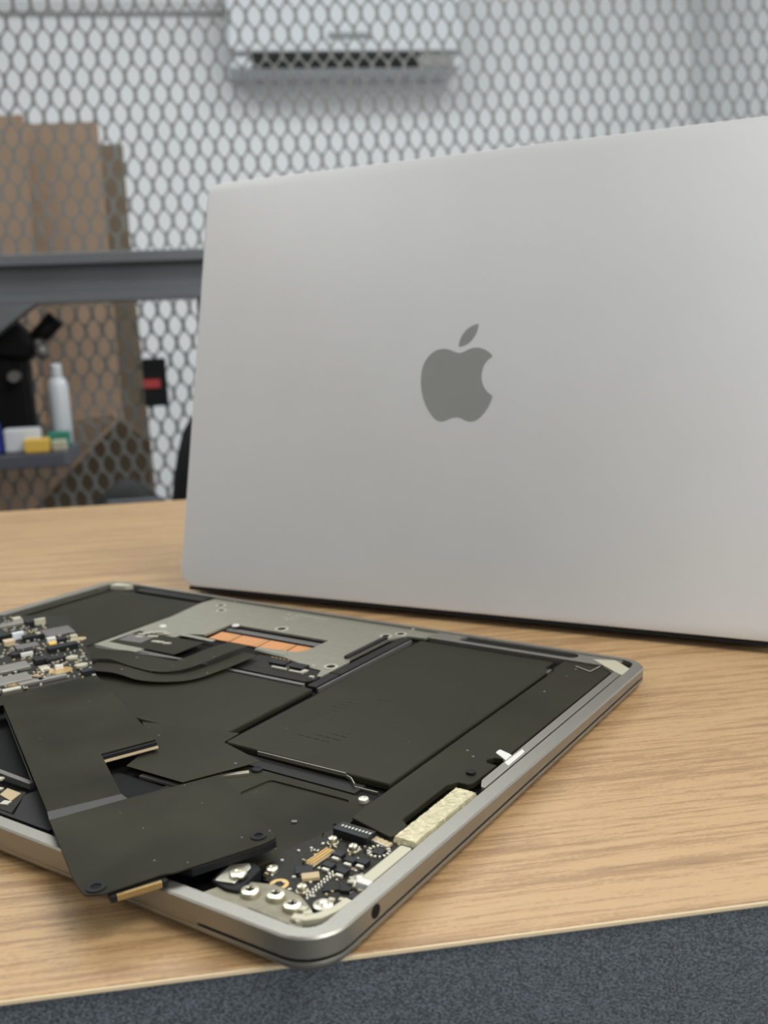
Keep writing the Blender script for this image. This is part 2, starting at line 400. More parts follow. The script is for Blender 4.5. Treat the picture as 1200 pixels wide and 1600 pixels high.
# hanging case on the mesh, low bench and bags ------------------------
hc = thing('tool_case', 'small black case with a red label hanging low on the mesh', 'case', (-.132, 1.385, .782))
bevel(MB().box(-.017, .017, -.012, .012, 0, .072).build('body', 'rubber', hc, 1.0), .003)
MB().box(-.016, .008, -.0135, -.0125, .028, .041).build('red_label', 'red', hc, 1.0)
MB().box(-.004, .004, .0125, .0195, .058, .064).build('hook', 'frame', hc, 1.0)
lb = thing('low_bench', 'low dark work bench hidden behind the wooden table', 'bench', (0, 1.1, 0))
bevel(MB().box(-.48, .55, -.18, .15, .50, .53).build('top', 'dark', lb, 1.0), .003)
for x in (-.46, .53):
    for y in (-.16, .13): MB().box(x-.015, x+.015, y-.015, y+.015, 0, .499).build('leg', 'frame', lb, 1.0)
def blob(name, m, loc, sx, sy, h, label, cat, seed, lean=0.0, parts=True):
    random.seed(seed)
    t = thing(name, label, cat, loc)
    n = 20; R = 8; v = []; f = []
    for r in range(R+1):
        q = r/R; k = (1-q**2.6)**.5 if q < 1 else 0.02
        k = max(k, .12)*(1 if r else .96)
        for i in range(n):
            a = 2*PI*i/n; ca, sa = math.cos(a), math.sin(a)
            ex = .55; X = math.copysign(abs(ca)**ex, ca); Y = math.copysign(abs(sa)**ex, sa)
            j = 1+random.uniform(-.04, .04)
            v.append((sx*k*X*j+lean*q, sy*k*Y*j, h*q))
    for r in range(R):
        for i in range(n): f.append((r*n+i, r*n+(i+1) % n, (r+1)*n+(i+1) % n, (r+1)*n+i))
    f += [tuple(reversed(range(n))), tuple(R*n+i for i in range(n))]
    o = raw('body', v, f, m, t, True)
    return t
t = blob('tool_bag', 'rubber', (-.145, 1.0, .5305), .070, .042, .194, 'low black tool bag bottom left, just above the table edge', 'bag', 3)
bevel(MB().box(-.02, .045, -.036, -.028, .165, .175).build('grey_flap', 'bluegrey', t, 1.0), .002)
t = blob('backpack', 'rubber', (-.066, 1.13, .5305), .050, .045, .268, 'tall black backpack leaning beside the closed lid of the standing laptop', 'bag', 5, .012)
bevel(MB().box(-.035, .03, -.062, -.050, .03, .12).build('pocket', 'black', t, 1.0), .004)
MB().box(-.012, .004, -.0645, -.0625, .058, .070).build('green_tag', 'green', t, 1.0)

# cardboard behind the mesh -------------------------------------------
def sheet(name, label, pts, y, m, th=.008, lean=0.0):
    v = [(x, y+lean*z, z) for x, z in pts]+[(x, y+th+lean*z, z) for x, z in pts]
    n = len(pts)
    f = [tuple(range(n)), tuple(range(2*n-1, n-1, -1))]+[(k, (k+1) % n, n+(k+1) % n, n+k) for k in range(n)]
    cx, cy = pts[0][0], y
    v = [(a-cx, b-cy, c) for a, b, c in v]
    o = raw(name, v, f, m); o.location = (cx, cy, .001); tag(o, label, 'cardboard', 'flattened cardboard sheets leaning behind the mesh'); return o
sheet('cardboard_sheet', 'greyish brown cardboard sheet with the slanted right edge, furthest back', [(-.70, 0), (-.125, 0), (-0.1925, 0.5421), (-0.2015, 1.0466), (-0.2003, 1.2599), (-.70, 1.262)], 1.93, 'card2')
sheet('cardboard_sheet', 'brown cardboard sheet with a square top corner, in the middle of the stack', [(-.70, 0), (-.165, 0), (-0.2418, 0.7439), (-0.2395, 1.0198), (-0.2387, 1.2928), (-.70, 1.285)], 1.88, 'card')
sheet('cardboard_sheet', 'tallest brown cardboard sheet at the left edge, nearest the mesh', [(-.75, 0), (-.42, 0), (-0.3776, 0.9263), (-0.3670, 1.2992), (-.75, 1.29)], 1.84, 'card')
cb = thing('cardboard_box', 'open cardboard box with a raised slanting flap behind the mesh', 'cardboard box', (-.42, 1.68, 0))
def cbox():
    o = MB()
    o.box(-.16, .20, -.10, -.094, 0, .50); o.box(-.16, .20, .094, .10, 0, .50)
    o.box(-.16, -.154, -.0935, .0935, 0, .50); o.box(.194, .20, -.0935, .0935, 0, .50); o.box(-.1535, .1935, -.0935, .0935, .0, .006)
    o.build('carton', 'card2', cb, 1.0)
    P = [(-.12, .5005), (0.0420, 0.5982), (0.2009, 0.7507), (0.1961, 0.7577), (-.12, .735)]
    v = [(x, -.085, z) for x, z in P]+[(x, -.078, z) for x, z in P]; n = len(P)
    raw('flap', v, [tuple(range(n)), tuple(range(2*n-1, n-1, -1))]+[(k, (k+1) % n, n+(k+1) % n, n+k) for k in range(n)], 'card', cb)
M['card_shade'] = mat('cardboard_shade', (0.13, 0.095, 0.06, 1), 0.9)  # shade under the flap, put into the colour
def cshade():  # dark panel standing in for the shade below the slanting flap
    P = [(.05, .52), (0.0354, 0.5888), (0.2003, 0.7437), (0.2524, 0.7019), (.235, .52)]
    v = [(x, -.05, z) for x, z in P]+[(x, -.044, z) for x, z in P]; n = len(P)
    raw('shade_panel', v, [tuple(range(n)), tuple(range(2*n-1, n-1, -1))]+[(k, (k+1) % n, n+(k+1) % n, n+k) for k in range(n)], 'card_shade', cb)
cbox(); cshade()

# ================================================================ the work table
tb = thing('work_table', 'wooden laminate work table with a pebbled dark grey front panel', 'table', (-.2, .34, 0))
def tbx(name, m, x0, x1, y0, y1, z0, z1, bv=.0006): return bevel(MB().box(x0+.2, x1+.2, y0-.34, y1-.34, z0, z1).build(name, m, tb, 1.0), bv, 2)
tbx('tabletop', 'wood', -1.25, .85, .0118, .667, TZ-.0016, TZ, .0003)
M['edging'] = mat('light_edging', (0.70, 0.56, 0.36, 1), 0.5)
tbx('edge_band', 'edging', -1.25, .85, .0112, .0117, TZ-.0012, TZ-.0002, .0001)
tbx('core_board', 'card2', -1.249, .849, .040, .6665, TZ-.028, TZ-.0018)
tbx('front_panel', 'pebble', -1.25, .85, .0122, .030, .10, TZ-.0018)
for x in (-1.23, .80):
    for y in (.05, .61): tbx('leg', 'frame', x, x+.04, y, y+.04, 0, TZ-.0285)

# ================================================================ opened laptop (bottom cover removed, lid down)
lap = thing('opened_laptop', 'opened silver laptop lying upside down with bare battery and circuit board', 'laptop', (0, 0, TZ+.0003), (0, 0, -TH))
def zz(y):
    s = min(max(y, 0), 212.4)/212.4
    return 9.8049-3.3575*s+1.0319*s*s
def Z(off): return lambda x, y: zz(y)+off
FZ = 4.95
# lid under the body
def lid1():
    n = 8; v = []; f = []
    prof = [(4.2, 0.0), (1.3, 1.1), (0.15, 2.5), (0, 3.2), (0.15, 3.6)]
    rings = [rrect(-304.1+i, i, -i, 212.4-i, 11-min(i, 4), n, 2) for i, z in prof]
    N = len(rings[0])
    for (i, z), R in zip(prof, rings): v += [(x, y, z) for x, y in R]
    for q in range(len(prof)-1):
        for k in range(N): f.append((q*N+k, q*N+(k+1) % N, (q+1)*N+(k+1) % N, (q+1)*N+k))
    f += [tuple(reversed(range(N))), tuple((len(prof)-1)*N+k for k in range(N))]
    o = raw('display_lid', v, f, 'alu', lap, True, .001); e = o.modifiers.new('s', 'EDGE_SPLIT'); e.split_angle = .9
lid1()
MB().poly(rrect(-302.6, 1.5, -1.5, 210.9, 9.5, 6, 1), 3.61, 4.5).build('lid_seal', 'black', lap)
def rim():
    n, sb = 8, 14
    A = rrect(-304.1, 0, 0, 212.4, 11, n, sb)
    A1 = rrect(-303.65, .45, -.45, 211.95, 10.6, n, sb)
    B = rrect(-297.5, 4.0, -4.85, 209.6, 5.5, n, sb)
    N = len(A); v = []; f = []
    L = [(A1, lambda y: 4.46), (A, lambda y: 4.62), (A, lambda y: zz(y)-.5), (A1, lambda y: zz(y)-.05), (B, lambda y: zz(y)), (B, lambda y: FZ)]
    for R, zf in L: v += [(x, y, zf(y)) for x, y in R]
    for q in range(len(L)-1):
        for k in range(N): f.append((q*N+k, q*N+(k+1) % N, (q+1)*N+(k+1) % N, (q+1)*N+k))
    f.append(tuple(reversed(range(N))))
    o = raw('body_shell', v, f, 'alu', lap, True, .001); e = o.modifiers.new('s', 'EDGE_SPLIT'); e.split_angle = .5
rim()
MB().poly(rrect(-297.4, 4.1, -4.95, 209.5, 5.4, 6, 1), FZ-.2, FZ).build('inner_floor', 'black', lap)
# rounded hinge cover along the near edge
def hinge():
    prof = [(3.5, 1.6), (1.2, 1.7), (.1, 2.9), (-.03, 4.4), (-.03, 6.0), (.05, 8.0), (3.5, 8.0)]
    v = []
    for x in (-269, -36): v += [(x, y, z) for y, z in prof]
    n = len(prof)
    f = [tuple(range(n)), tuple(range(2*n-1, n-1, -1))]+[(k, (k+1) % n, n+(k+1) % n, n+k) for k in range(n)]
    o = raw('hinge_cover', v, f, 'alu', lap, True, .001); e = o.modifiers.new('s', 'EDGE_SPLIT'); e.split_angle = 1.2
hinge()
# headphone jack on the side
def jack():
    m = MB(); m.tube((.06, 21.4, 6.9), (-.9, 21.4, 6.9), 1.75, 20); m.build('headphone_jack', 'black', lap)
jack()
# side rail with its groove
bevel(MB().poly(fillet([(-5.65, 86), (-5.65, 203), (-8.9, 203), (-8.9, 90), (-7, 86)], .8), FZ, Z(-.25)).build('side_rail', 'alu', lap), .0002)
MB().poly([(-4.87, 85), (-4.87, 204), (-5.64, 204), (-5.64, 85)], FZ, Z(-1.3)).build('rail_groove', 'black', lap)
bevel(MB().poly(fillet([(-5.5, 27.5), (-5.5, 46.5), (-9.0, 46.5), (-9.0, 27.5)], .8), 7.2, Z(-.15)).build('short_rail', 'cream', lap), .0003)
bevel(MB().poly(fillet([(-5.3, 26.2), (-5.3, 28.4), (-9.2, 28.4), (-9.2, 26.2)], .5), 7.0, Z(-.05)).build('rail_end', 'white', lap), .0003)
# front rail and slot
MB().ring(rrect(-93.5, 200.6, -10, 209.55, 1, 6, 2), rrect(-80.5, 203.2, -27.5, 208.9, 2.8, 6, 2), FZ, Z(-.25)).build('front_rail', 'alu', lap)
MB().poly(rrect(-80.4, 203.3, -27.6, 208.8, 2.7, 6, 2), FZ, Z(-1.3)).build('rail_slot', 'dark', lap)
bevel(MB().poly(fillet([(-20.96, 205.09), (-12.52, 207.68), (-4.44, 200.99), (-4.49, 192.96), (-7.37, 194.65)], .8), FZ, Z(.06)).build('corner_patch', 'cream', lap), .0002)

# --- trackpad plate
plate = MB()
P_out = [(-225, 209.4), (-226, 200), (-222, 176), (-221, 140), (-221, 127), (-150, 127), (-143, 133), (-107, 132), (-105.8, 141), (-106.3, 160), (-108.4, 164), (-108.4, 193), (-104, 200), (-95, 201), (-94.5, 209.4)]
wx0, wx1, wy0, wy1 = -186.5, -131, 161.5, 179.5
# plate is pieced round its window: left, right, front, back pieces share edges
def platepiece(pts): plate.poly(pts, Z(-1.9), Z(-.9))
platepiece([(-225, 209.4), (-226, 200), (-222, 176), (-221, 128), (-196, 128), (-196, 158), (wx0, wy0), (wx0, 209.4)][::-1])
platepiece([(wx0, 209.4), (wx0, wy1), (wx1, wy1), (wx1, 209.4)][::-1])
platepiece([(wx1, 209.4), (wx1, wy0+2), (-134, wy0-1), (-152, 158.5), (-152, 155), (-134, 153), (-124, 150), (-115, 147.5), (-110.5, 147), (-108, 141), (-106, 141), (-106.3, 160), (-108.4, 164), (-108.4, 193), (-104, 200), (-95, 201), (-94.5, 209.4)][::-1])
plate.build('trackpad_bracket', 'plate', lap)
bevel(MB().poly([(-196, 155.2), (-196, 157.8), (-176, 157.2), (-176, 154.7)][::-1], Z(-1.2), Z(-.55)).build('bracket_lip', 'plate', lap), .0002)
bevel(MB().poly([(-152, 155.6), (-152, 158.4), (-135, 157), (-135, 154.4)][::-1], Z(-1.2), Z(-.55)).build('bracket_lip', 'plate', lap), .0002)
MB().box(wx0, wx1, 161, 180, FZ, 5.2).build('window_floor', 'black', lap)
bevel(MB().box(wx0+1, wx1-1, 173.6, 177.6, 5.25, 5.75).build('window_bar', 'chipgrey', lap), .0002)
for i, (x0, x1) in enumerate(((-185.5, -173.5), (-172.8, -157.2), (-156.6, -142.2), (-141.5, -133.2))):
    o = MB().poly([(x0+.8, 162.0), (x1+.5, 162.0), (x1-.3, 171.6), (x0-.2, 171.6)], 5.21, 5.5).build('copper_contact', 'copper', lap)
    MB().box(x1-2.4, x1-1.6, 162.3, 171.2, 5.51, 5.56).build('fold_line', 'gold', o)
# plate rings and screws
def ringpart(x, y, r, name='plate_ring', m='solder', hole='black', z=-.9, sx=1.0):
    zt = zz(y)+z
    n = 20
    A = [(x+r*sx*math.cos(2*PI*k/n), y+r*math.sin(2*PI*k/n)) for k in range(n)]
    B = [(x+r*.62*sx*math.cos(2*PI*k/n), y+r*.62*math.sin(2*PI*k/n)) for k in range(n)]
    o = MB().ring(A, B, zt-.2, zt+.22).build(name, m, lap)
    MB().poly(B, zt-.3, zt+.05).build('hole', hole, o)
    return o
for x, y, r in ((*(-213.56, 201.32), 2.6), (*(-206.85, 194.48), 2.6), (*(-160.39, 183.61), 3.3), (*(-112.15, 196.01), 2.7), (*(-107.88, 201.22), 2.7), (*(-109.54, 152.23), 2.9)):
    ringpart(x, y, r)
def screw(parent, x, y, z, r, h, name='screw', m='screw', flange=0, n=18):
    b = MB()
    if flange: b.lathe((x, y), [(r*1.25, z), (r*1.25, z+flange), (r*.8, z+flange*1.1)], n)
    z0 = z+flange
    b.lathe((x, y), [(r, z0), (r, z0+h*.62), (r*.9, z0+h*.86), (r*.5, z0+h*.98), (r*.45, z0+h*.86)], n)
    o = b.build(name, m, parent, .001, True); e = o.modifiers.new('s', 'EDGE_SPLIT'); e.split_angle = .6
    return o
for x, y in ((-211.57, 211.36), (-106.82, 211.2), (-182.96, 177.94), (-213.35, 161.76)):
    o = MB().lathe((x, y), [(1.9, zz(y)-.9), (1.8, zz(y)-.5), (1.1, zz(y)-.2), (.3, zz(y)-.12)], 16).build('dome_screw', 'white', lap, .001, True)
# etched marks
em = MB()
for px in ((-170.56, 198.9), (-172.31, 203.95), (-167.13, 199.41), (-167.61, 203.86), (-167.71, 196.8)):
    em.rbox(px, 1.6, 1.0, .05, zz(px[1])-.9, .5)
em.rbox((-158.45, 204.81), 17, .8, .05, zz(196)-.9, -.02)
em.rbox((-157.51, 200.65), 20, .35, .05, zz(192)-.88, -.02)
em.build('etched_marks', 'solder', lap)
# black rounded bar and strip beside the plate
bevel(MB().poly(fillet([(-111.2, 163), (-108.9, 163), (-108.9, 193.5), (-111.2, 193.5)], 1.1), Z(-.9), Z(.2)).build('locating_bar', 'dark', lap), .0003)
bevel(MB().poly([(-105.6, 131.5), (-101.2, 131.5), (-101.2, 199), (-105.6, 199)], FZ, Z(-1.1)).build('divider', 'dark', lap), .0003)
MB().poly([(-99.6, 130), (-98.9, 130), (-98.9, 196), (-99.6, 196)], FZ, Z(-.9)).build('divider_edge', 'chipgrey', lap)
MB().poly([(-101.1, 146.6), (-106.1, 146.6), (-106.1, 147.4), (-101.1, 147.4)][::-1], Z(-1.2), Z(-1.0)).build('strap', 'black', lap)
# trackpad circuit board
tpb = MB().poly(fillet([(-147, 134.5), (-109, 134.5), (-106.5, 138), (-107.5, 145.5), (-112, 148.5), (-121, 150.5), (-134, 152), (-147, 152)], 1), Z(-2.2), Z(-1.3)).build('trackpad_board', 'pcb', lap)
for x, y, w_, d_ in ((*(-130.96, 146.76), 8, 5), (*(-121.68, 146.28), 8.5, 5)):
    o = bevel(MB().rbox((x, y), w_, d_, 1.0, zz(y)-1.28).build('chip', 'chip', tpb), .0002)
tp_s = MB()
for px, w_, d_ in (((-127.39, 141.6), 7.5, 1.2), ((-118.3, 141.2), 7, 1.2), ((-124.68, 144.73), 1.6, 2.4), ((-115.82, 143.33), 2.2, 2.6), ((-109.22, 139.29), 2, 1.4), ((-116.4, 149.88), 1.2, 1.2)):
    tp_s.rbox(px, w_, d_, .6, zz(px[1])-1.28)
tp_s.build('solder_pads', 'solder', tpb)['kind'] = 'stuff'
dots = MB()
for k in range(14):
    x = -139+k*2.1; dots.rbox((x, 151.6-max(0, k-5)*.28), .9, .9, .12, zz(150)-1.25)
dots.build('gold_pads', 'gold', tpb)['kind'] = 'stuff'
bevel(MB().poly([(-199, 130.6), (-107, 130.6), (-107, 132.4), (-199, 132.4)], FZ, Z(-.95)).build('seam_bar', 'chipgrey', lap), .0002)
# left flex and connector by the plate
bevel(MB().poly([(-218, 134), (-178, 134), (-178, 152), (-218, 152)], Z(-1.0), Z(-.78)).build('black_tape', 'cover', lap), .0001)
sq = MB()
for i, px in enumerate(((-210.06, 144.15), (-211.96, 147.45), (-211.31, 149.92), (-209.63, 151.84), (-207.69, 153.9), (-205.54, 154.97), (-202.28, 153.37), (-205.76, 147.37), (-204.43, 148.04), (-198.22, 142.85), (-195.71, 143.1), (-191.51, 143.2))):
    sq.rbox(px, 3.4, 1.8, .5, zz(px[1])-.77, .3)
sq.build('flex_connector', 'solder', lap)
MB().rbox((-209.9, 142.48), 13, 9, .3, zz(150)-.85, .1).build('connector_base', 'chipgrey', lap)

# --- batteries
def battery(name, x0, x1, y0, y1, label=None):
    ys = [y0+(y1-y0)*k/10 for k in range(11)]
    P = [(x0, y) for y in ys]+[(x1, y) for y in reversed(ys)]
    o = bevel(MB().poly(P[::-1], FZ+.02, Z(-1.0)).build(name, 'batt', lap), .0009, 4)
    return o
b1 = battery('battery_cell', -96.4, -31.8, 76, 190)
bevel(MB().poly([(-96, 190.2), (-34.6, 190.2), (-34.6, 198.6), (-96, 198.6)], FZ, Z(-1.35)).build('battery_flange', 'batt', b1), .0003, 2)
bevel(MB().poly([(-34.4, 186), (-31.5, 186), (-31.5, 190), (-34.4, 190)], FZ, Z(-1.2)).build('battery_tab', 'chipgrey', lap), .0002)
b2 = battery('battery_cell', -288.5, -223.4, 78, 193)
bevel(MB().poly([(-288, 193.2), (-226, 193.2), (-226, 201), (-288, 201)], FZ, Z(-1.35)).build('battery_flange', 'batt', b2), .0003, 2)
b3 = battery('battery_cell', -221.5, -100.8, 76.5, 129.4)
# faint printing on the right cell
def printing():
    m = MB(); random.seed(3)
    rows = 12
    for r in range(rows):
        x = -78+r*1.1; yy = 86+r*3.3
        # rows of small print run across the cell, faint against the pouch
        L_ = 22-abs(r-5)*.9; k = 0
        x = -84+(r % 3)*1.2
        while k < L_:
            w_ = random.uniform(1.2, 3.6)
            m.rbox((x+k+w_/2, 92+r*2.9), w_, .8, .02, zz(92+r*2.9)-1.0)
            k += w_+.7
    o = m.build('printed_text', 'print', b1); o['kind'] = 'stuff'
    a = MB(); yy = 128
    for k in range(5): a.rbox((-72+k*3.4, 131), 2.6, 1.4, .02, zz(131)-1.0)
    a.build('printed_marks', 'print', b1)['kind'] = 'stuff'
    n = 20; A = [(-59+2.0*math.cos(2*PI*k/n), 122+2.0*math.sin(2*PI*k/n)) for k in range(n)]
    B = [(-59+1.5*math.cos(2*PI*k/n), 122+1.5*math.sin(2*PI*k/n)) for k in range(n)]
    MB().ring(A, B, Z(-1.01), Z(-.97)).build('printed_ring', 'print', b1)
printing()
# thin metal carrier edge in front of the cell
def strip(name, pts, z, w_, h, m, parent=lap):
    """thin upright strip along a polyline; pts in mm, z top offset to rim"""
    b = MB()
    for (x0, y0), (x1, y1) in zip(pts, pts[1:]):
        d = Vector((x1-x0, y1-y0)); L_ = d.length; c = ((x0+x1)/2, (y0+y1)/2)
        zt = zz(c[1])+z
        b.rbox(c, L_+w_*.6, w_, h, zt-h, math.atan2(d.y, d.x))
    return b.build(name, m, parent)
strip('carrier_edge', [(-81.47, 75.1), (-47.44, 75.7)], -.95, .35, 1.2, 'steel')
strip('carrier_edge', [(-47.77, 76.13), (-44.84, 74.94), (-41.89, 72.37)], -1.6, .3, 1.0, 'steel')
strip('carrier_edge', [(-42.39, 73.04), (-34.3, 73.25)], -3.0, .35, .8, 'steel')
MB().poly([(-92, 69.5), (-40, 69.5), (-40, 75.5), (-92, 75.5)], FZ, Z(-3.2)).build('carrier_floor', 'dark', lap)

# --- shield sheet between cell and board
bevel(MB().poly(fillet([(-95.83, 74.97), (-75.22, 69.36), (-86.14, 46.2), (-110.3, 46.12), (-114.9, 60.96), (-133.5, 74.46), (-96.41, 83.12)][::-1], .3), Z(-.95), Z(-.78)).build('shield_sheet', 'cover', lap), .0001)
MB().rbox((-78.2, 60.17), 9, 2.0, 1.6, zz(55)-3.4, .75).build('shield_clip', 'steel', lap)
strip('board_strip', [(-103.5, 46.19), (-83.19, 47.01)], -2.3, 1.6, .8, 'chipgrey')
MB().poly([(-122, 6), (-74, 6), (-74, 45), (-122, 45)], FZ, 6.0).build('hinge_bay', 'black', lap)

# --- speaker along the right side
def speaker():
    P = [(-31.0, 201.6), (-31.0, 191), (-29.9, 188), (-29.9, 55), (-29.2, 53.3), (-14.6, 49.6), (-13.6, 51), (-13.6, 57), (-16.6, 59.5), (-16.6, 83), (-15, 86.4), (-11.8, 86.6), (-10.6, 88), (-10.3, 96.5),
         (-10.3, 102.4), (-13.6, 102.6), (-14.9, 104.6), (-13.6, 106.8), (-10.3, 107.4), (-10.3, 196), (-12.5, 200.5), (-16, 202)]
    P = P[::-1]
    o = MB().poly(P, Z(-2.9), Z(-.85)).build('side_speaker', 'cover', lap)
    bevel(o, .0004, 2)
    MB().poly([(-29, 58), (-12, 90), (-12, 198), (-29, 198)][::-1], FZ, Z(-3.0)).build('speaker_core', 'black', o)
    screw(o, -14.2, 93.4, zz(93)-.52, 1.5, .6, 'speaker_screw', 'rubber')
    strip('printed_bracket', [(-24.02, 195.83), (-17.06, 192.84)], -.48, .35, .06, 'solder', o)
    strip('printed_bracket', [(-17.06, 192.84), (-15.81, 200.04)], -.48, .35, .06, 'solder', o)
speaker()
bevel(MB().poly(fillet([(-14.71, 110.03), (-14.59, 112.85), (-9.65, 110.95), (-7.54, 108.88), (-7.43, 104.73), (-10.71, 107.37)], .8), Z(-1.6), Z(-.6)).build('white_tab', 'white', lap), .0002)
bevel(MB().poly(fillet([(-8.41, 103.7), (-7.99, 115.2), (-6.46, 113.84), (-6.39, 102.24)], .5), Z(-.24), Z(-.14)).build('white_strip', 'white', lap), .00005)
# silver foam pad, crumpled
def foam():
    nx, ny = 12, 46; v = []; f = []; random.seed(11)
    x0, x1, y0, y1 = -13.6, -6.1, 49.0, 83.0
    for j in range(ny+1):
        for i in range(nx+1):
            x = x0+(x1-x0)*i/nx; y = y0+(y1-y0)*j/ny
            e = min(i, nx-i, j/1.6, (ny-j)/1.6); dz = -.9 if e == 0 else (random.uniform(-.13, .13)+.35)
            if i in (0, nx) and j in (0, ny): x += (.8 if i == 0 else -.8)
            v.append((x, y, zz(y)-.75+dz))
    for j in range(ny):
        for i in range(nx): f.append((j*(nx+1)+i, j*(nx+1)+i+1, (j+1)*(nx+1)+i+1, (j+1)*(nx+1)+i))
    k = len(v)
    v += [(x0, y0, FZ), (x1, y0, FZ), (x1, y1, FZ), (x0, y1, FZ)]
    f.append((k, k+3, k+2, k+1))
    f += [tuple([k, k+1]+list(range(nx, -1, -1)))]
    f += [tuple([k+2, k+3]+[ny*(nx+1)+i for i in range(nx+1)])]
    f += [tuple([k+3, k]+[j*(nx+1) for j in range(ny+1)])]
    f += [tuple([k+1, k+2]+[j*(nx+1)+nx for j in range(ny, -1, -1)])]
    raw('foam_pad', v, f, 'foam', lap, False, .001)
foam()
# left side speaker strip
bevel(MB().poly([(-297.3, 30), (-290.5, 30), (-290.5, 195), (-297.3, 195)], FZ, Z(-.6)).build('side_speaker', 'cover', lap), .0004)
bevel(MB().poly(fillet([(-296, 209.3), (-284, 209.3), (-287, 206), (-296, 203)], .8), FZ, Z(-.1)).build('corner_patch', 'cream', lap), .0002)
MB().poly([(-276, 203), (-228, 203), (-228, 209.3), (-276, 209.3)], FZ, Z(-.8)).build('front_seal', 'dark', lap)

# --- fan shield plate with a recessed window
def fan():
    P = fillet([(-92, 67.2), (-92, 25), (-60, 18), (-38, 22), (-31.2, 36), (-29.6, 50), (-31.0, 67.2)], 1.2)
    W_ = fillet([(-69.19, 52.21), (-66.61, 63.43), (-37.43, 64.06), (-34.16, 39.02), (-42.15, 36.0)], 1.6, 4)
    base = MB().poly(P, FZ, lambda x, y: 6.0).build('fan_shield', 'cover2', lap)
    # raised deck round the recessed window
    c = (sum(p[0] for p in W_)/len(W_), sum(p[1] for p in W_)/len(W_))
    A = []
    for k in range(len(W_)):
        p, q = W_[k], W_[(k+1) % len(W_)]
        m = max(1, int(math.hypot(q[0]-p[0], q[1]-p[1])/1.5))
        A += [(p[0]+(q[0]-p[0])*s/m, p[1]+(q[1]-p[1])*s/m) for s in range(m)]
    out = []
    for x, y in A:
        dx, dy = x-c[0], y-c[1]; best = 9
        for k in range(len(P)):
            (ax, ay), (bx_, by_) = P[k], P[(k+1) % len(P)]
            ex, ey = bx_-ax, by_-ay; den = dx*ey-dy*ex
            if abs(den) < 1e-9: continue
            s = ((ax-c[0])*ey-(ay-c[1])*ex)/den; u_ = ((ax-c[0])*dy-(ay-c[1])*dx)/den
            if s > .9 and -1e-6 <= u_ <= 1+1e-6: best = min(best, s)
        out.append((c[0]+dx*best, c[1]+dy*best))
    MB().ring(out, A, 5.98, 6.45).build('window_deck', 'cover2', base)
    MB().rbox((-44.14, 46.67), 1.5, 1.1, .4, 6.02, .4).build('clip', 'chipgrey', base)
    o = screw(base, *(-74.21, 66.18), 6.46, 1.7, .9, 'screw', 'rubber')
    o = screw(base, *(-33.67, 65.21), 6.46, 1.6, 1.3, 'standoff', 'solder')
fan()

# --- input/output board at the near corner
iob = MB().poly(fillet([(-36, 31), (-30.5, 49.5), (-18, 52), (-9.6, 48.5), (-9.4, 28), (-5.6, 25), (-5.4, 15.5), (-10, 13.6), (-21, 17.2), (-33, 20)][::-1], .8), 6.4, 7.1).build('connector_board', 'pcb', lap)
ZB = 7.11
def chip(px, w_, d_, h, rot=0.0, m='chip', name='chip', par=iob, z=ZB, bv=.00015):
    return bevel(MB().rbox(px, w_, d_, h, z, rot).build(name, m, par), bv, 2)
# socket with pins
o = chip((-23.57, 46.48), 11, 4.4, 2.2, -.02, 'chip', 'socket')
s_ = MB()
cx_, cy_ = (-23.11, 46.52)
for k in range(9): s_.rbox((cx_-4.4+k*1.1, cy_+.2), .5, .9, .12, 9.33)
s_.build('pin_row', 'solder', o)
for px in ((-26.65, 40.97), (-19.7, 40.41), (-19.64, 19.04)):
    screw(iob, px[0], px[1], ZB, 1.25, 1.5, 'screw', 'screw', .5)
for px in ((-21.48, 36.41), (-17.15, 35.65), (-13.95, 36.41), (-20.52, 31.0), (-16.0, 30.48)):
    o = chip(px, 3.1, 2.3, 1.1, .0, 'chip', 'diode')
    MB().rbox((px[0]+.25, px[1]-1.75), 1.9, 1.0, .7, ZB).build('terminal', 'solder', o)
chip((-21.51, 24.71), 4.4, 2.7, 1.0, .72, 'ceramic', 'crystal')
chip((-24.82, 26.39), 4.5, 3.2, .8, .7, 'chip')
chip((-13.36, 42.74), 2.9, 2.9, .8, .1, 'chip')
chip((-14.67, 23.88), 4.2, 3.6, .5, .7, 'dark')
chip((-7.05, 23.49), 3.2, 2.6, .6, .4, 'chip')
chip((-10.76, 24.51), 2.6, 2.2, .8, .4, 'dark')
# gold board-to-board connector
g0, g1 = (-25.25, 29.03), (-24.71, 37.49)
ang = math.atan2(g1[1]-g0[1], g1[0]-g0[0]); ln = math.hypot(g1[0]-g0[0], g1[1]-g0[1]); gc = ((g0[0]+g1[0])/2, (g0[1]+g1[1])/2)
o = chip(gc, ln, 2.6, .7, ang, 'tan', 'gold_connector')
m_ = MB()
for s in (-.95, 0, .95): m_.rbox((gc[0]-math.sin(ang)*s, gc[1]+math.cos(ang)*s), ln*.96, .35, .35, ZB+.7, ang)
m_.build('contact_rail', 'gold', o)
